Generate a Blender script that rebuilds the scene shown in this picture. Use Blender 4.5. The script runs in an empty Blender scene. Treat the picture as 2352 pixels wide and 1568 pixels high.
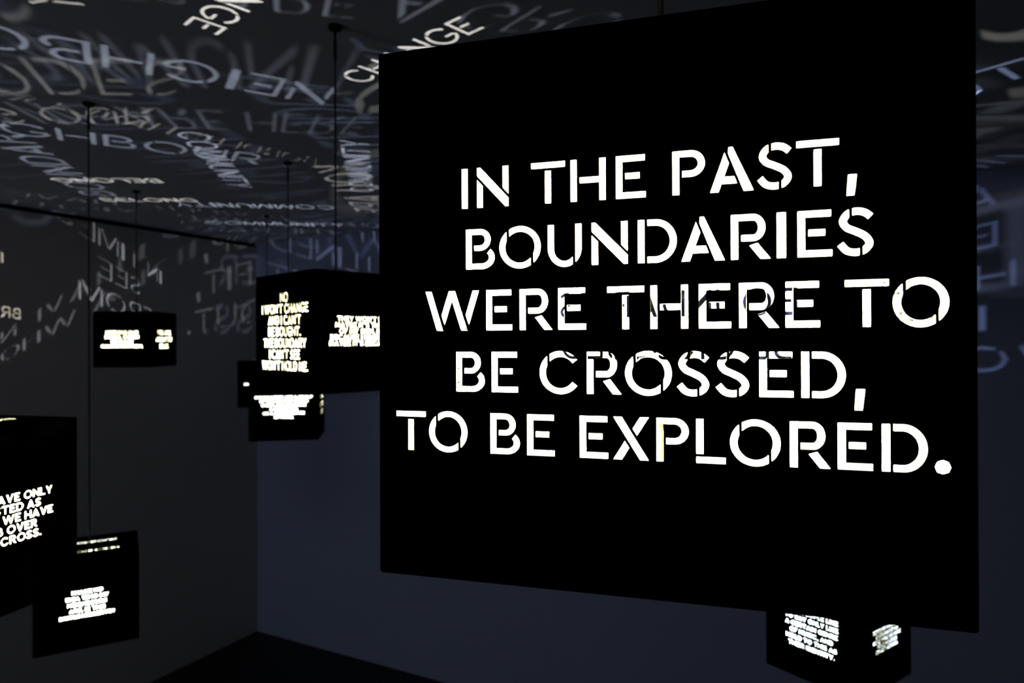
import bpy, bmesh, math
from mathutils import Vector, Matrix
from mathutils.geometry import delaunay_2d_cdt

# ------------------------------------------------------------------ camera, world, exposure
EYE = 2.0269                      # camera height above the floor
CEIL = EYE + 0.7113               # ceiling height
F_PX, PITCH, ROLL = 1539.5, 0.0027, -0.0039
scene = bpy.context.scene
COL = scene.collection

cam_d = bpy.data.cameras.new('camera')
cam_d.sensor_fit = 'HORIZONTAL'
cam_d.sensor_width = 36.0
cam_d.lens = F_PX / 2352 * 36.0
cam_d.clip_start = 0.02
cam_d.dof.use_dof = True
cam_d.dof.focus_distance = 0.375
cam_d.dof.aperture_fstop = 13.0
cam = bpy.data.objects.new('camera', cam_d)
COL.objects.link(cam)
fw = Vector((0, math.cos(PITCH), math.sin(PITCH)))
up0 = Vector((0, -math.sin(PITCH), math.cos(PITCH)))
rt0 = Vector((1, 0, 0))
rt = rt0 * math.cos(ROLL) + up0 * math.sin(ROLL)
up = up0 * math.cos(ROLL) - rt0 * math.sin(ROLL)
m = Matrix((rt, up, -fw)).transposed().to_4x4()
m.translation = (0, 0, EYE)
cam.matrix_world = m
scene.camera = cam

world = bpy.data.worlds.new('world')
world.use_nodes = True
world.node_tree.nodes['Background'].inputs[0].default_value = (0, 0, 0, 1)
world.node_tree.nodes['Background'].inputs[1].default_value = 0.0
scene.world = world

vs = scene.view_settings
vs.view_transform = 'Standard'
vs.look = 'None'
vs.exposure = 0.0
vs.gamma = 1.0
vs.use_curve_mapping = False
cy = scene.cycles
cy.use_denoising = True
cy.use_adaptive_sampling = False
cy.max_bounces = 6
cy.diffuse_bounces = 4
cy.sample_clamp_indirect = 1.0
cy.use_light_tree = True

LAMP_W = 30.0                     # every lantern holds the same small lamp
WARM = (1.0, 0.97, 0.91)
COOL = (0.70, 0.77, 1.0)
BLUE = (0.46, 0.58, 1.0)

# dim bluish fill lamp added behind the camera to brighten the walls
FILL_W = 7.5
al = bpy.data.lights.new('added_fill_light', 'AREA')
al.shape = 'RECTANGLE'
al.size, al.size_y = 1.0, 2.0
al.energy = FILL_W
al.color = (0.66, 0.78, 1.0)
alo = bpy.data.objects.new('added_fill_light', al)
COL.objects.link(alo)
_room = Matrix.Translation((-1.8064, 4.7453, 0)) @ Matrix.Rotation(-0.4816, 4, 'Z')
alo.matrix_world = _room @ Matrix.Translation((.75, -5.80, 1.05)) @ Matrix.Rotation(math.radians(90), 4, 'X')

# ------------------------------------------------------------------ materials
def mat(name, col, rough=0.8, spec=0.2, noise=0.0, nscale=40.0, bump=0.0, metal=0.0):
    ma = bpy.data.materials.new(name)
    ma.use_nodes = True
    nt = ma.node_tree
    b = nt.nodes['Principled BSDF']
    b.inputs['Roughness'].default_value = rough
    b.inputs['Specular IOR Level'].default_value = spec
    b.inputs['Metallic'].default_value = metal
    b.inputs['Base Color'].default_value = (*col, 1)
    if noise or bump:
        tc = nt.nodes.new('ShaderNodeTexCoord')
        n = nt.nodes.new('ShaderNodeTexNoise')
        n.inputs['Scale'].default_value = nscale
        n.inputs['Detail'].default_value = 5
        nt.links.new(tc.outputs['Object'], n.inputs['Vector'])
        if noise:
            r = nt.nodes.new('ShaderNodeMapRange')
            r.inputs['To Min'].default_value = 1 - noise
            r.inputs['To Max'].default_value = 1 + noise
            mx = nt.nodes.new('ShaderNodeVectorMath')
            mx.operation = 'SCALE'
            mx.inputs[0].default_value = col
            nt.links.new(n.outputs['Fac'], r.inputs['Value'])
            nt.links.new(r.outputs['Result'], mx.inputs['Scale'])
            nt.links.new(mx.outputs['Vector'], b.inputs['Base Color'])
        if bump:
            bp = nt.nodes.new('ShaderNodeBump')
            bp.inputs['Strength'].default_value = bump
            bp.inputs['Distance'].default_value = 0.002
            nt.links.new(n.outputs['Fac'], bp.inputs['Height'])
            nt.links.new(bp.outputs['Normal'], b.inputs['Normal'])
    return ma

M_WALL = mat('wall_paint', (0.70, 0.64, 0.55), 0.9, 0.1, 0.03, 6.0)
M_WALL_B = mat('blue_grey_wall', (0.50, 0.55, 0.74), 0.9, 0.1, 0.03, 6.0)  # bluer base colour, used on wall_back
M_WALL_D = mat('bounce_cut_wall', (0.06, 0.06, 0.065), 0.9, 0.1, 0.03, 6.0)  # unseen walls set dark to cut bounced light
M_CEIL = mat('ceiling_paint', (0.62, 0.62, 0.62), 0.95, 0.05, 0.04, 9.0)
M_FLOOR = mat('dark_floor', (0.008, 0.008, 0.010), 0.45, 0.3, 0.2, 14.0, 0.1)
M_GAP = mat('black_gap', (0.002, 0.002, 0.002), 0.95, 0.0, 0.1, 20.0)
M_OUT = mat('black_board', (0.0014, 0.0014, 0.0014), 1.0, 0.0, 0.1, 60.0)
M_IN = mat('pale_inside', (0.80, 0.76, 0.50), 0.9, 0.05, 0.04, 60.0)
M_CABLE = mat('dark_cable', (0.020, 0.018, 0.012), 0.6, 0.25, 0.1, 80.0)
M_METAL = mat('dark_brass', (0.030, 0.026, 0.018), 0.5, 0.3, 0.1, 80.0)
M_BULB = bpy.data.materials.new('lamp_glow')
M_BULB.use_nodes = True
_b = M_BULB.node_tree.nodes['Principled BSDF']
_b.inputs['Base Color'].default_value = (0.9, 0.9, 0.85, 1)
_b.inputs['Emission Color'].default_value = (1, 0.95, 0.85, 1)
_b.inputs['Emission Strength'].default_value = 8.0

# ------------------------------------------------------------------ mesh helpers
def obj(name, bm, mats, parent=None):
    me = bpy.data.meshes.new(name)
    bm.to_mesh(me)
    bm.free()
    for x in (mats if isinstance(mats, (list, tuple)) else [mats]):
        me.materials.append(x)
    o = bpy.data.objects.new(name, me)
    COL.objects.link(o)
    if parent:
        o.parent = parent
    return o

def add_box(bm, lo, hi, M=None):
    vsx = [bm.verts.new(Vector((x, y, z))) for z in (lo[2], hi[2]) for y in (lo[1], hi[1]) for x in (lo[0], hi[0])]
    for f in ((0, 2, 3, 1), (4, 5, 7, 6), (0, 1, 5, 4), (2, 6, 7, 3), (0, 4, 6, 2), (1, 3, 7, 5)):
        bm.faces.new([vsx[i] for i in f])
    if M:
        bmesh.ops.transform(bm, matrix=M, verts=vsx)

def add_lathe(bm, prof, n=16, cx=0, cy_=0):
    rings = []
    for r, z in prof:
        rings.append([bm.verts.new((cx + r * math.cos(2 * math.pi * i / n), cy_ + r * math.sin(2 * math.pi * i / n), z)) for i in range(n)])
    for a, b in zip(rings, rings[1:]):
        for i in range(n):
            bm.faces.new((a[i], a[(i + 1) % n], b[(i + 1) % n], b[i]))
    bm.faces.new(list(reversed(rings[0])))
    bm.faces.new(rings[-1])

# ------------------------------------------------------------------ the room
X0, Y0, YR = -1.8064, 4.7453, -0.4816
ROOM = Matrix.Translation((X0, Y0, 0)) @ Matrix.Rotation(YR, 4, 'Z')   # +x along wall_back, -y along wall_left
TL, UL = 6.4, 5.6
GAP = 0.026

def struct(name, lo, hi, m_):
    bm = bmesh.new()
    add_box(bm, lo, hi)
    o = obj(name, bm, m_)
    o.matrix_world = ROOM
    o['kind'] = 'structure'
    return o

struct('floor', (-.2, -UL - .2, -.1), (TL + .2, .2, 0), M_FLOOR)
struct('ceiling', (-.2, -UL - .2, CEIL), (TL + .2, .2, CEIL + .1), M_CEIL)
struct('wall_left', (-.1, -UL, 0), (0, 0, CEIL - GAP), M_WALL)
struct('gap_shade_strip', (-.13, -UL, CEIL - GAP), (-.03, 0, CEIL), M_GAP)  # black strip set back in the gap, stands in for its shade
struct('wall_back', (-.1, 0, 0), (TL + .1, .1, CEIL), M_WALL_B)
struct('wall_right', (TL, -UL, 0), (TL + .1, 0, CEIL), M_WALL_D)
# unseen dark wall behind the camera; opening added for the fill lamp
DX0, DX1, DH = 0.20, 1.30, 2.15
bm = bmesh.new()
add_box(bm, (-.1, -UL - .1, 0), (DX0, -UL, CEIL))
add_box(bm, (DX1, -UL - .1, 0), (TL + .1, -UL, CEIL))
add_box(bm, (DX0, -UL - .1, DH), (DX1, -UL, CEIL))
o = obj('wall_front', bm, M_WALL_D)
o.matrix_world = ROOM
o['kind'] = 'structure'
bm = bmesh.new()
add_box(bm, (DX0 - .06, -UL - .02, 0), (DX0, -UL + .02, DH + .06))
add_box(bm, (DX1, -UL - .02, 0), (DX1 + .06, -UL + .02, DH + .06))
add_box(bm, (DX0, -UL - .02, DH), (DX1, -UL + .02, DH + .06))
o = obj('added_opening_trim', bm, M_GAP)  # frame round the added opening
o.matrix_world = ROOM
o['kind'] = 'structure'

# ------------------------------------------------------------------ stencil lettering (cap height 1)
T_, H_, G_ = 0.170, 0.158, 0.068       # stem width, bar height, stencil bridge

def rect(x0, y0, x1, y1):
    return [(x0, y0), (x1, y0), (x1, y1), (x0, y1)]

def ell(cx, cy_, rx, ry, n, a0=0.0, a1=2 * math.pi):
    full = abs(a1 - a0) > 6.28
    k = n if full else n + 1
    return [(cx + rx * math.cos(a0 + (a1 - a0) * i / n), cy_ + ry * math.sin(a0 + (a1 - a0) * i / n)) for i in range(k)]

def _stroke(p, q, th):
    return [(p[0] - th / 2, p[1]), (p[0] + th / 2, p[1]), (q[0] + th / 2, q[1]), (q[0] - th / 2, q[1])]

def _stroke_gap(p, q, th):
    # the bridge left beside a slanted stroke, drawn a little past both ends
    d = ((q[0] - p[0]) * .06, (q[1] - p[1]) * .06)
    return _stroke((p[0] - d[0], p[1] - d[1]), (q[0] + d[0], q[1] + d[1]), th + 2.5 * G_)

def _band(pts, th):
    L, R = [], []
    for i, p in enumerate(pts):
        a = pts[max(0, i - 1)]
        b = pts[min(len(pts) - 1, i + 1)]
        dx, dy = b[0] - a[0], b[1] - a[1]
        l = math.hypot(dx, dy) or 1
        L.append((p[0] - dy / l * th / 2, p[1] + dx / l * th / 2))
        R.append((p[0] + dy / l * th / 2, p[1] - dx / l * th / 2))
    return L + R[::-1]

def catmull(P, n):
    P = [(2 * P[0][0] - P[1][0], 2 * P[0][1] - P[1][1])] + P + [(2 * P[-1][0] - P[-2][0], 2 * P[-1][1] - P[-2][1])]
    out = []
    for i in range(1, len(P) - 2):
        p0, p1, p2, p3 = P[i - 1:i + 3]
        for j in range(n):
            t = j / n
            out.append(tuple(.5 * (2 * p1[k] + (p2[k] - p0[k]) * t + (2 * p0[k] - 5 * p1[k] + 4 * p2[k] - p3[k]) * t * t
                                   + (3 * p1[k] - p0[k] - 3 * p2[k] + p3[k]) * t ** 3) for k in (0, 1)))
    out.append(P[-2])
    return out

WID = dict(A=.97, B=.78, C=.99, D=.9, E=.71, F=.66, G=1.02, H=.87, I=.19, J=.55, K=.82, L=.66, M=1.04, N=.86, O=1.08,
           P=.74, Q=1.1, R=.85, S=.75, T=.87, U=.85, V=.92, W=1.48, X=.87, Y=.88, Z=.8)
WID.update({'.': .2, ',': .22, "'": .2, '?': .6})

def bowl(x0, xc, y0, y1, n, w):
    r = (y1 - y0) / 2
    return [(x0, y0)] + ell(xc, (y0 + y1) / 2, w - xc, r, n, -math.pi / 2, math.pi / 2) + [(x0, y1)]

def glyph(c, w, n, k=1.0):
    t, h, g = T_ * k, H_ * k, G_
    stroke = lambda p, q, th: _stroke(p, q, th * k)
    stroke_gap = lambda p, q, th: _stroke_gap(p, q, th * k)
    band = lambda P, th: _band(P, th * k)
    A, S = 1, 0
    if c == 'I':
        return [(A, rect(0, 0, w, 1))]
    if c == 'L':
        return [(A, rect(0, h + g, t, 1)), (A, rect(0, 0, w, h))]
    if c == 'T':
        return [(A, rect(0, 1 - h, w, 1)), (A, rect(w / 2 - t / 2, 0, w / 2 + t / 2, 1 - h - g))]
    if c == 'H':
        return [(A, rect(0, 0, t, 1)), (A, rect(t + g, .5 - h / 2, w - t / 2, .5 + h / 2)), (A, rect(w - t, 0, w, 1))]
    if c in 'EF':
        o = [(A, rect(0, 0, t, 1)), (A, rect(0, 1 - h, w * (.97 if c == 'E' else 1), 1)), (A, rect(t + g, .5 - h / 2 + .02, w * .8, .5 + h / 2 + .02))]
        if c == 'E':
            o.append((A, rect(0, 0, w, h)))
        return o
    if c == 'N':
        sl, dv, e = -.78 / (w - .1), g * 1.35, .22 - .22 * k
        lo, hi = lambda x: .78 + e / 2 + sl * x, lambda x: 1 - e / 2 + sl * (x - .1)
        cut = [(-.01, lo(-.01) - dv), (w + .01, lo(w + .01) - dv), (w + .01, hi(w + .01) + dv), (-.01, hi(-.01) + dv)]
        diag = [(0, lo(0)), (-lo(0) / sl, 0), (w, 0), (w, hi(w)), (.1 + e / 2 / sl, 1), (0, 1)]
        return [(A, rect(0, 0, t, 1)), (A, rect(w - t, 0, w, 1)), (S, cut), (A, diag)]
    if c == 'M':
        a, b, d = (.13, 1), (w / 2, .12), (w - .13, 1)
        return [(A, rect(0, 0, t, 1)), (A, rect(w - t, 0, w, 1)), (S, stroke_gap(a, b, .2)), (S, stroke_gap(d, b, .2)),
                (A, stroke(d, b, .19)), (A, stroke(a, b, .19))]
    if c == 'A':
        ap, br = (w * .485, 1), (w - .105, 0)
        lf = (.105, 0)
        xr = lambda y: br[0] + (ap[0] - br[0]) * y
        xl = lambda y: lf[0] + (ap[0] - lf[0]) * y
        return [(A, stroke(lf, ap, .205)), (A, [(xl(.18), .18), (xr(.18), .18), (xr(.34), .34), (xl(.34), .34)]),
                (S, stroke_gap(br, ap, .205)), (A, [(br[0] - .105, 0), (w, 0), (ap[0] + .045, 1), (ap[0] - .045, 1), (xr(.86) - .105, .86)])]
    if c == 'V':
        return [(A, stroke((w - .1, 1), (w * .5, 0), .2)), (S, stroke_gap((.1, 1), (w * .5, 0), .2)), (A, stroke((.1, 1), (w * .5, 0), .2))]
    if c == 'W':
        th = .185
        a, b, d, e, f = (th / 2, 1), (w * .275, 0), (w * .5, 1), (w * .725, 0), (w - th / 2, 1)
        return [(A, stroke(f, e, th)), (S, stroke_gap(d, e, th)), (A, stroke(d, b, th)), (A, stroke(d, e, th)),
                (S, stroke_gap(a, b, th)), (A, stroke(a, b, th))]
    if c == 'X':
        return [(A, stroke((w - .11, 1), (.11, 0), .22)), (S, stroke_gap((.11, 1), (w - .11, 0), .22)), (A, stroke((.11, 1), (w - .11, 0), .22))]
    if c == 'Y':
        return [(A, stroke((w - .1, 1), (w * .5, .36), .2)), (S, stroke_gap((.1, 1), (w * .5, .36), .2)), (A, stroke((.1, 1), (w * .5, .36), .2)),
                (S, rect(0, .3, w, .44)), (A, rect(w / 2 - t / 2, 0, w / 2 + t / 2, .44 - .02))]
    if c == 'K':
        return [(A, stroke((w - .13, 1), (t + .1, .42), .23)), (S, stroke_gap((t + .12, .58), (w - .12, 0), .23)), (A, stroke((t + .17, .6), (w - .12, 0), .23)),
                (S, rect(0, 0, t + g, 1)), (A, rect(0, 0, t, 1))]
    if c == 'Z':
        return [(A, stroke((w - .12, 1), (.12, 0), .24)), (S, rect(0, 1 - h - g, w, 1)), (S, rect(0, 0, w, h + g)), (A, rect(0, 1 - h, w, 1)), (A, rect(0, 0, w, h))]
    if c == 'J':
        return [(A, rect(w - t, .2, w, 1)), (A, ell(w * .4, .26, w * .6, .28, n)), (S, ell(w * .4, .26, w * .6 - t, .28 - h, n)), (S, rect(-.1, .26, w - t - .001, 1)),
                (S, rect(w * .4, -.05, w * .4 + g, .3))]
    if c in 'OQ':
        o = [(A, ell(w / 2, .5, w / 2, .52, n)), (S, ell(w / 2, .5, w / 2 - t, .52 - h, n)),
             (S, rect(.175 * w, .5, .175 * w + g, 1.1)), (S, rect(.825 * w - g, -.1, .825 * w, .5))]
        if c == 'Q':
            o.append((A, stroke((w * .6, .3), (w * .95, -.06), .2)))
        return o
    if c in 'CG':
        y1 = .5 + .36
        o = [(A, ell(w * .53, .5, w * .53, .52, n)), (S, ell(w * .53, .5, w * .53 - t, .52 - h, n))]
        if c == 'C':
            o += [(S, [(w * .53, .5), (w * 1.2, .5 - .50), (w * 1.2, .5 + .50)])]
        else:
            o += [(S, [(w * .53, .5), (w * 1.2, .5 - .16), (w * 1.2, .5 + .50)]), (A, rect(w * .60, .36, w * .97, .36 + h))]
        o += [(S, rect(.19 * w, .52, .19 * w + g, 1.1))]
        return o
    if c == 'D':
        return [(A, bowl(t + g, w * .46, 0, 1, n, w)), (S, bowl(t + g - .01, w * .46, h, 1 - h, n, w - t)), (A, rect(0, 0, t, 1))]
    if c in 'PR':
        y0 = .40
        o = [(A, bowl(0, w * .56, y0, 1, n, w * (1 if c == 'P' else .87))), (S, bowl(t, w * .56, y0 + h, 1 - h, n, w * (1 if c == 'P' else .87) - t)),
             (S, rect(t, y0 - .02, t + g, y0 + h + .02)), (A, rect(0, 0, t, 1))]
        if c == 'R':
            o.append((A, [(.47 * w, .30), (.67 * w, .352), (w, 0), (.75 * w, 0)]))
        return o
    if c == 'B':
        o = [(A, bowl(0, w * .56, 0, .56, n, w)), (S, bowl(t, w * .56, h, .56 - .13, n, w - t)),
             (S, [(t, .33), (w * .68, .33), (w * .80, .44), (w * 1.1, .70), (w, 1), (t, 1)]),
             (A, bowl(0, w * .50, .46, 1, n, w * .86)), (S, bowl(t, w * .50, .46 + h - .01, 1 - h, n, w * .86 - t)),
             (S, rect(t, .40, t + g, .46 + h)), (A, rect(0, 0, t, 1))]
        return o
    if c == 'S':
        P = [(.90, .815), (.74, .905), (.52, .94), (.28, .89), (.145, .735), (.25, .595), (.5, .505), (.75, .40), (.865, .25), (.74, .11), (.5, .06), (.25, .10), (.07, .245)]
        P = catmull([(x * w, y) for x, y in P], max(2, n // 6))
        return [(A, band(P, .165)), (S, rect(.31 * w, .78, .31 * w + g, 1.1)), (S, rect(.69 * w - g, -.1, .69 * w, .22))]
    if c == 'U':
        cyy = .42
        out = [(0, 1)] + ell(w / 2, cyy, w / 2, cyy + .02, n, math.pi, 2 * math.pi) + [(w, 1)]
        inn = [(t, 1.01)] + ell(w / 2, cyy, w / 2 - t, cyy + .02 - h, n, math.pi, 2 * math.pi) + [(w - t, 1.01)]
        return [(A, out), (S, inn), (S, rect(w - t - g, -.1, w - t, .4))]
    if c == '.':
        k = 8 if n < 20 else 24
        return [(A, [(w / 2 + (w / 2) * (1 + (.05 * math.cos(8 * a) if k > 8 else 0)) * math.cos(a), w / 2 + (w / 2) * (1 + (.05 * math.cos(8 * a) if k > 8 else 0)) * math.sin(a))
                     for a in [2 * math.pi * i / k for i in range(k)]])]
    if c == ',':
        return [(A, [(0, -.25), (w * .75, -.25), (w, .2), (0.03, .2)])]
    if c == "'":
        return [(A, [(w * .15, .66), (w * .75, .66), (w, 1), (0.0, 1)])]
    if c == '?':
        P = catmull([(.08 * w, .74), (.22 * w, .88), (.5 * w, .93), (.8 * w, .84), (.85 * w, .66), (.6 * w, .5), (.5 * w, .36), (.5 * w, .27)], max(2, n // 6))
        return [(A, band(P, .16)), (A, ell(.5 * w, .09, .09, .09, 8))]
    return []

LGAP, SPACE = 0.165, 0.40

def text_width(s):
    x = 0
    for c in s:
        x += SPACE if c == ' ' else WID[c] + LGAP
    return x - LGAP

def place_line(s, cap, f, squeeze=1.0, n=12, k=1.0):
    """ops of one centred line; f maps (x along the line, y above the baseline) to the plate"""
    ops = []
    x = -text_width(s) / 2
    for c in s:
        if c == ' ':
            x += SPACE
            continue
        for sg, P in glyph(c, WID[c], n, k):
            ops.append((sg, [f((x + px) * cap * squeeze, py * cap) for px, py in P]))
        x += WID[c] + LGAP
    return ops

def block(lines, cap, pitch, v0=0.0, u0=0.0, squeeze=1.0, n=None, k=0.9):
    n = n or (20 if cap > .015 else 12)
    ops = []
    top = v0 + ((len(lines) - 1) * pitch + cap) / 2
    for i, s in enumerate(lines):
        base = top - cap - i * pitch
        ops += place_line(s, cap, lambda x, y, b=base: (u0 + x, b + y), squeeze, n, k)
    return ops

def ring(sides, cap=.0188, off=.049):
    """words on the top plate, upright towards the cable, right-reading on the ceiling"""
    ops = []
    for (ox, oy), s, sq, sh in sides:
        wx, wy = -ox, -oy
        dx, dy = -wy, wx
        f = lambda x, y: (ox * off + dx * (x + sh) + wx * (y - cap / 2), oy * off + dy * (x + sh) + wy * (y - cap / 2))
        ops += place_line(s, cap, f, sq, 20, .72)
    return ops

# the plate in front: every letter at the place it has on the box
BIG = [
 (.0473, 'I -.0822 -.0789 N -.0747 -.0592 T -.0489 -.0330 H -.0309 -.0150 E -.0109 .0022 P .0130 .0266 A .0280 .0458 S .0469 .0607 T .0617 .0777 , .0800 .0841'),
 (.0191, 'B -.0802 -.0659 O -.0640 -.0442 U -.0413 -.0257 N -.0216 -.0056 D -.0016 .0150 A .0163 .0344 R .0365 .0522 I .0542 .0580 E .0620 .0751 S .0767 .0902'),
 (-.0091, 'W -.1008 -.0734 E -.0704 -.0577 R -.0545 -.0390 E -.0367 -.0239 T -.0149 .0013 H .0036 .0195 E .0236 .0367 R .0396 .0553 E .0574 .0705 T .0792 .0951 O .0961 .1156'),
 (-.0374, 'B -.0852 -.0709 E -.0679 -.0551 C -.0453 -.0271 R -.0239 -.0085 O -.0073 .0127 S .0146 .0283 S .0303 .0441 E .0473 .0605 D .0632 .0797 , .0825 .0866'),
 (-.0655, 'T -.1158 -.1004 O -.0990 -.0795 B -.0686 -.0543 E -.0512 -.0382 E -.0272 -.0144 X -.0127 .0032 P .0059 .0195 L .0223 .0343 O .0358 .0556 R .0588 .0741 E .0764 .0892 D .0921 .1081 . .1103 .1158'),
]

def big_ops():
    ops = []
    cap = .0184
    for base, s in BIG:
        k = s.split()
        for c, a, b in zip(k[::3], k[1::3], k[2::3]):
            a, b = float(a) + .0002, float(b) - .0002
            for sg, P in glyph(c, (b - a) / cap, 40, .88):
                ops.append((sg, [(a + px * cap, base + .0002 + py * cap) for px, py in P]))
    return ops

# ------------------------------------------------------------------ lanterns
SZ, RB, TH = 0.25, 0.0012, 0.0011       # cube size, edge rounding, board thickness
LAMP_Z = -0.06                          # lamp below the cube's centre

def plate(name, ops, o, ax, ay, nrm, parent, hole=0.0):
    hs = SZ / 2 - RB + 0.0001
    K = 1000.0
    pts = [(-hs * K, -hs * K), (hs * K, -hs * K), (hs * K, hs * K), (-hs * K, hs * K)]
    faces = [[0, 1, 2, 3]]
    signs = [0]
    for sg, P in ops:
        ar = sum(P[i][0] * P[(i + 1) % len(P)][1] - P[(i + 1) % len(P)][0] * P[i][1] for i in range(len(P)))
        if ar < 0:
            P = P[::-1]
        b = len(pts)
        pts += [(x * K, y * K) for x, y in P]
        faces.append(list(range(b, b + len(P))))
        signs.append(sg)
    V, _, Fc, _, _, of = delaunay_2d_cdt([Vector(p) for p in pts], [], faces, 2, 1e-4, True)
    keep = []
    for f, src in zip(Fc, of):
        k = max(src) if src else 0
        if not src or (k > 0 and signs[k] == 1):
            continue
        keep.append(f)
    bm = bmesh.new()
    o, ax, ay, nrm = Vector(o), Vector(ax), Vector(ay), Vector(nrm)
    fv, bv, cnt = {}, {}, {}
    def vert(d, i, dep):
        if i not in d:
            d[i] = bm.verts.new(o + ax * (V[i].x / K) + ay * (V[i].y / K) - nrm * dep)
        return d[i]
    for f in keep:
        f = list(f)
        try:
            bm.faces.new([vert(fv, i, 0) for i in f]).material_index = 0
            bm.faces.new([vert(bv, i, TH) for i in reversed(f)]).material_index = 1
        except ValueError:
            continue
        for i in range(len(f)):
            e = (f[i], f[(i + 1) % len(f)])
            cnt[e] = 1
    for (a, b) in list(cnt):
        if (b, a) not in cnt:
            try:
                rim = all(max(abs(V[q].x), abs(V[q].y)) > hs * K - .01 for q in (a, b))
                bm.faces.new([fv[b], fv[a], bv[a], bv[b]]).material_index = 0 if rim else 1
            except ValueError:
                pass
    return obj(name, bm, [M_OUT, M_IN], parent)

def edge_mesh():
    bm = bmesh.new()
    bmesh.ops.create_cube(bm, size=SZ)
    bmesh.ops.bevel(bm, geom=bm.edges[:], offset=RB, offset_type='OFFSET', segments=3, profile=.5, affect='EDGES')
    big = [f for f in bm.faces if f.calc_area() > (SZ * .8) ** 2]
    bmesh.ops.delete(bm, geom=big, context='FACES')
    bmesh.ops.recalc_face_normals(bm, faces=bm.faces[:])
    bmesh.ops.solidify(bm, geom=bm.faces[:], thickness=0.0005)
    bm.normal_update()
    for f in bm.faces:
        f.material_index = 1 if f.normal.dot(f.calc_center_median()) < 0 else 0
    return bm

def lantern(x, y, z, yaw, label, panels, top, colour, radius=0.0006):
    """panels: front, right, back, left plates (ops); z is the cube's centre above the eye"""
    cz = EYE + z
    root = bpy.data.objects.new('text_lantern', None)
    COL.objects.link(root)
    root.empty_display_size = .05
    root.location = (x, y, cz - SZ / 2)
    root.rotation_euler = (0, 0, math.radians(yaw))
    root['label'] = label
    root['category'] = 'lantern'
    root['group'] = 'black text lanterns hung from the ceiling'
    h = SZ / 2
    c = Vector((0, 0, h))
    Z = Vector((0, 0, 1))
    for ops, nrm in zip(panels, ((0, -1, 0), (1, 0, 0), (0, 1, 0), (-1, 0, 0))):
        nrm = Vector(nrm)
        plate('side_panel', ops, c + nrm * h, Z.cross(nrm), Z, nrm, root)
    plate('top_panel', top, c + Z * h, (1, 0, 0), (0, 1, 0), Z, root)
    plate('bottom_panel', [], c - Z * h, (1, 0, 0), (0, -1, 0), -Z, root)
    bm = edge_mesh()
    bmesh.ops.translate(bm, verts=bm.verts[:], vec=c)
    obj('edge_frame', bm, [M_OUT, M_IN], root)
    # lamp on a short stem inside
    lz = h + LAMP_Z
    bm = bmesh.new()
    add_lathe(bm, [(.012, .0012), (.012, .004), (.0006, .006), (.0006, lz - .007), (.0022, lz - .006), (.0022, lz - .004)], 12)
    obj('lamp_stem', bm, M_IN, root)
    bm = bmesh.new()
    add_lathe(bm, [(.0020, lz - .004), (.0020, lz - .0028), (.0010, lz - .0022)], 12)
    obj('lamp', bm, M_BULB, root)
    ld = bpy.data.lights.new('lamp_light', 'POINT')
    ld.energy = LAMP_W
    ld.color = colour
    ld.shadow_soft_size = radius
    lo = bpy.data.objects.new('lamp_light', ld)
    COL.objects.link(lo)
    lo.parent = root
    lo.location = (0, 0, lz)
    # suspension
    top_z = CEIL - (cz - SZ / 2)
    bm = bmesh.new()
    add_lathe(bm, [(.0021, SZ), (.0021, top_z - .012)], 10)
    obj('suspension_cable', bm, M_CABLE, root)
    bm = bmesh.new()
    add_lathe(bm, [(.006, SZ - .0005), (.006, SZ + .003), (.0035, SZ + .005), (.0035, SZ + .010)], 12)
    obj('cable_collar', bm, M_METAL, root)
    bm = bmesh.new()
    add_lathe(bm, [(.0030, top_z - .080), (.0042, top_z - .074), (.0042, top_z - .034), (.0026, top_z - .030)], 12)
    obj('cable_grip', bm, M_METAL, root)
    bm = bmesh.new()
    add_lathe(bm, [(.0030, top_z - .030), (.0030, top_z - .010), (.0120, top_z - .0095), (.0150, top_z - .007), (.0150, top_z)], 16)
    obj('ceiling_cup', bm, M_GAP, root)
    return root

L_, R_, N_, F_ = (-1, 0), (1, 0), (0, -1), (0, 1)     # sides of the top plate
def two(a, b, s, sq=1.0, sa=0.0, sb=0.0):
    return ring([(a, s, sq, sa), (b, s, sq, sb)])

# phrases seen on the boxes
PAST = ['IN THE PAST,', 'BOUNDARIES', 'WERE THERE TO', 'BE CROSSED,', 'TO BE EXPLORED.']
NOCH = ['NO', "I WON'T CHANGE", "AND I CAN'T", 'BE BOUGHT.', 'THE BOUNDARY', "I CAN'T SEE", "WON'T HOLD ME."]
THEY = ["THEY WON'T LET ME", "MAYBE IT'S THE TONE", 'OF MY SKIN. MAYBE', "BECAUSE I HAVEN'T GOT", "MAYBE IT'S BECAUSE I AM"]
BORD = ['BORDERS HAVE ONLY', 'EVER EXISTED AS', 'SOMETHING WE HAVE', 'TO CLIMB OVER', 'OR GET ACROSS.']
NEIG = ['I HAVE NO', 'IDEA WHO MY', 'NEIGHBOURS', 'ARE. IS THIS', 'BRITISH RESERVE?']
MUSI = ['SOME PEOPLE LIKE', 'TO SAY ONLY LIKE', 'A CERTAIN GENRE', 'OF MUSIC, AND', 'HOLD TO THIS AS', 'THEIR IDENTITY.']
COMM = ['COMMUNITIES ARE A GROUP', 'OF PEOPLE WHO LIVE IN', 'ONE PLACE OR SHARE', 'A SINGLE IDEA', 'OR A SHARED SENSE', 'OF HOME.']
OUTT = ["IF YOU DON'T JOIN,", 'ABOUT THE PART', 'YOU LINED UP,', "BUT DIDN'T FIT,", "SO YOU'RE OUT."]
FROM = ['IN TIMES', 'SEE', 'FROM']
BELO = ['NOTHING OUR', 'SOCIAL CODES', 'OR RULES', 'COMMUNICATION.']
YOUA = ['YOU ARE', 'ABOUT TO', 'BE US.']
CAP = .0188

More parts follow.
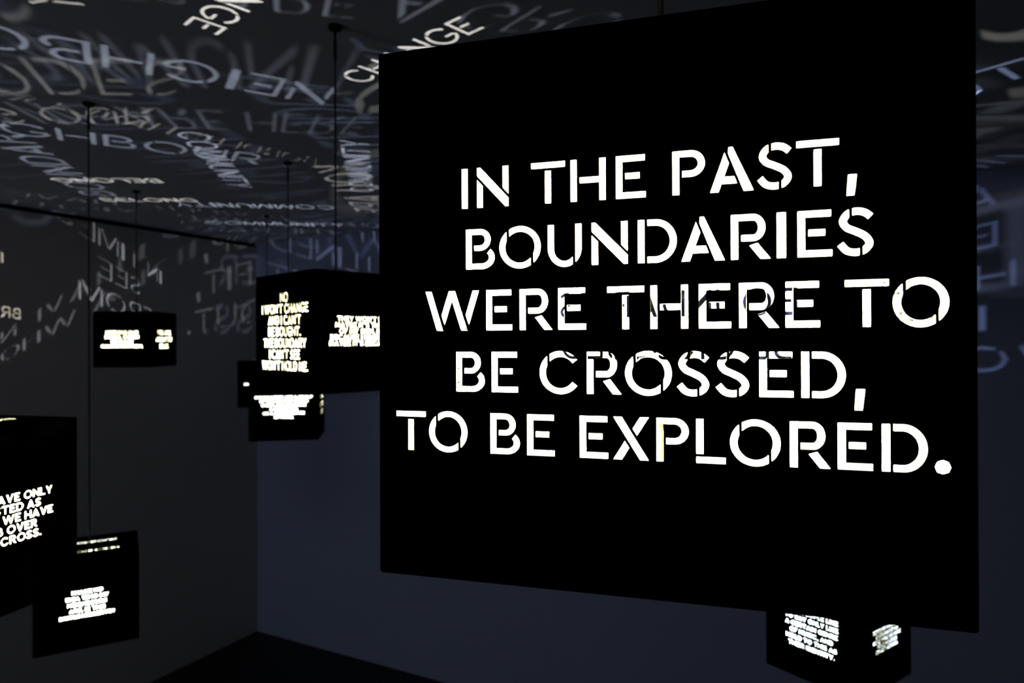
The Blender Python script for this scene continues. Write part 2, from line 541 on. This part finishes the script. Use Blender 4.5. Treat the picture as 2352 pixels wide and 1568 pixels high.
def small(t, v0=.0):
    return block(t, .0086, .0140, v0, k=.75)

lantern(.0911, .4074, .0149, -16.5, 'nearest and largest-looking black cube lantern, cut with IN THE PAST, BOUNDARIES WERE THERE',
        [big_ops(), block(BORD, .0095, .0150), block(['BOUNDARIES', 'BE CROSSED'], .0210, .0335, -.001, 0, .92), block(NEIG, .0080, .0125, -.018, k=.8)],
        two(N_, F_, 'BOUNDARY', .85), WARM)
lantern(-.3934, 1.4981, .0246, 47.1, 'black cube lantern turned edge-on, reading NO I WON\'T CHANGE AND I CAN\'T BE BOUGHT',
        [block(THEY, .0100, .0126, .002), block(NEIG[:3], .0086, .0140, 0, k=.6), block(BORD[:1], .0086, .0140, .03, k=.6), block(NOCH, CAP, .0240, .002, 0, .80)],
        two(L_, R_, 'CHANGE'), WARM)
lantern(-1.7346, 3.0968, .0244, 2.3, 'small black cube lantern hung alone before the left wall, two lit text blocks',
        [block(BELO, .0135, .0203, k=.72), block(YOUA, .0190, .0315, k=.85), [], small(NEIG)],
        two(N_, F_, 'BELONG', 1.0, .006, -.009), WARM)
lantern(-.8733, 2.618, -.2343, 10.7, 'black cube lantern with tapering six-line text, below the one reading NO I WON\'T CHANGE',
        [block(COMM, .0098, .0148, k=.7), block(YOUA, .0160, .0300, k=.65), block(OUTT, .0098, .0155, .0, k=.65), small(NEIG[:3], .02)],
        two(L_, R_, 'COMMUNITY', .86, .013, -.013), COOL)
lantern(-1.3533, 3.7027, -.2125, 8.0, 'farthest black cube lantern, mostly hidden, one white dot showing at its left',
        [block(['OR WE ARE HERE', 'ONLY ONE COMMUNITY OF US', 'SHARE'], .0095, .0160, 0, 0, .86, k=.7), small(THEY), [], block(FROM, .0145, .0225, .034, -.043, k=.5)],
        two(N_, F_, 'COMMUNITY', .86), COOL)
lantern(-1.2426, 1.969, -.7153, 30.0, 'low black cube lantern reading I HAVE NO IDEA WHO MY NEIGHBOURS ARE',
        [block(NEIG, .0098, .0165, k=.75), [], small(BORD[:2], .05), small(COMM[:2], .05)],
        two(N_, F_, 'NEIGHBOUR', .86, -.006, 0), COOL)
lantern(-.7946, .90, -.2313, -14.0, 'black cube lantern cut off by the left picture edge, text ending OVER, GET ACROSS',
        [small(COMM), block(BORD, .0105, .0138, .0), [], []],
        two(L_, R_, 'BOUNDARY', .95, .012, -.012), WARM)
lantern(.8424, 1.7436, -.7222, 35.6, 'black cube lantern low on the right, text A CERTAIN GENRE OF MUSIC, partly covered',
        [block(BORD, .0085, .0125), [], small(NOCH[:1], .05), block(MUSI, .0103, .0170)],
        two(L_, R_, 'IDENTITY', .9), BLUE)
lantern(-2.20, 2.55, -.70, 14.0, 'black cube lantern out of the picture on the left, behind the one reading GET ACROSS',
        [small(COMM), small(BORD), small(NEIG[:2], .05), small(NOCH[:1], .05)],
        two(L_, R_, 'BOUNDARY', .9), COOL)
lantern(.42, 2.45, -.05, 28.0, 'black cube lantern hidden behind the nearest one, left of centre',
        [small(NEIG, -.02), small(NOCH, -.015), small(BORD, -.02), []],
        two(L_, R_, 'BORDER', .95), BLUE)
lantern(1.15, 2.15, .05, -8.0, 'black cube lantern hidden behind the right half of the nearest one',
        [small(NEIG), small(['BORDERS'], -.035), [], small(COMM)],
        two(N_, F_, 'IDENTITY', .9), BLUE)
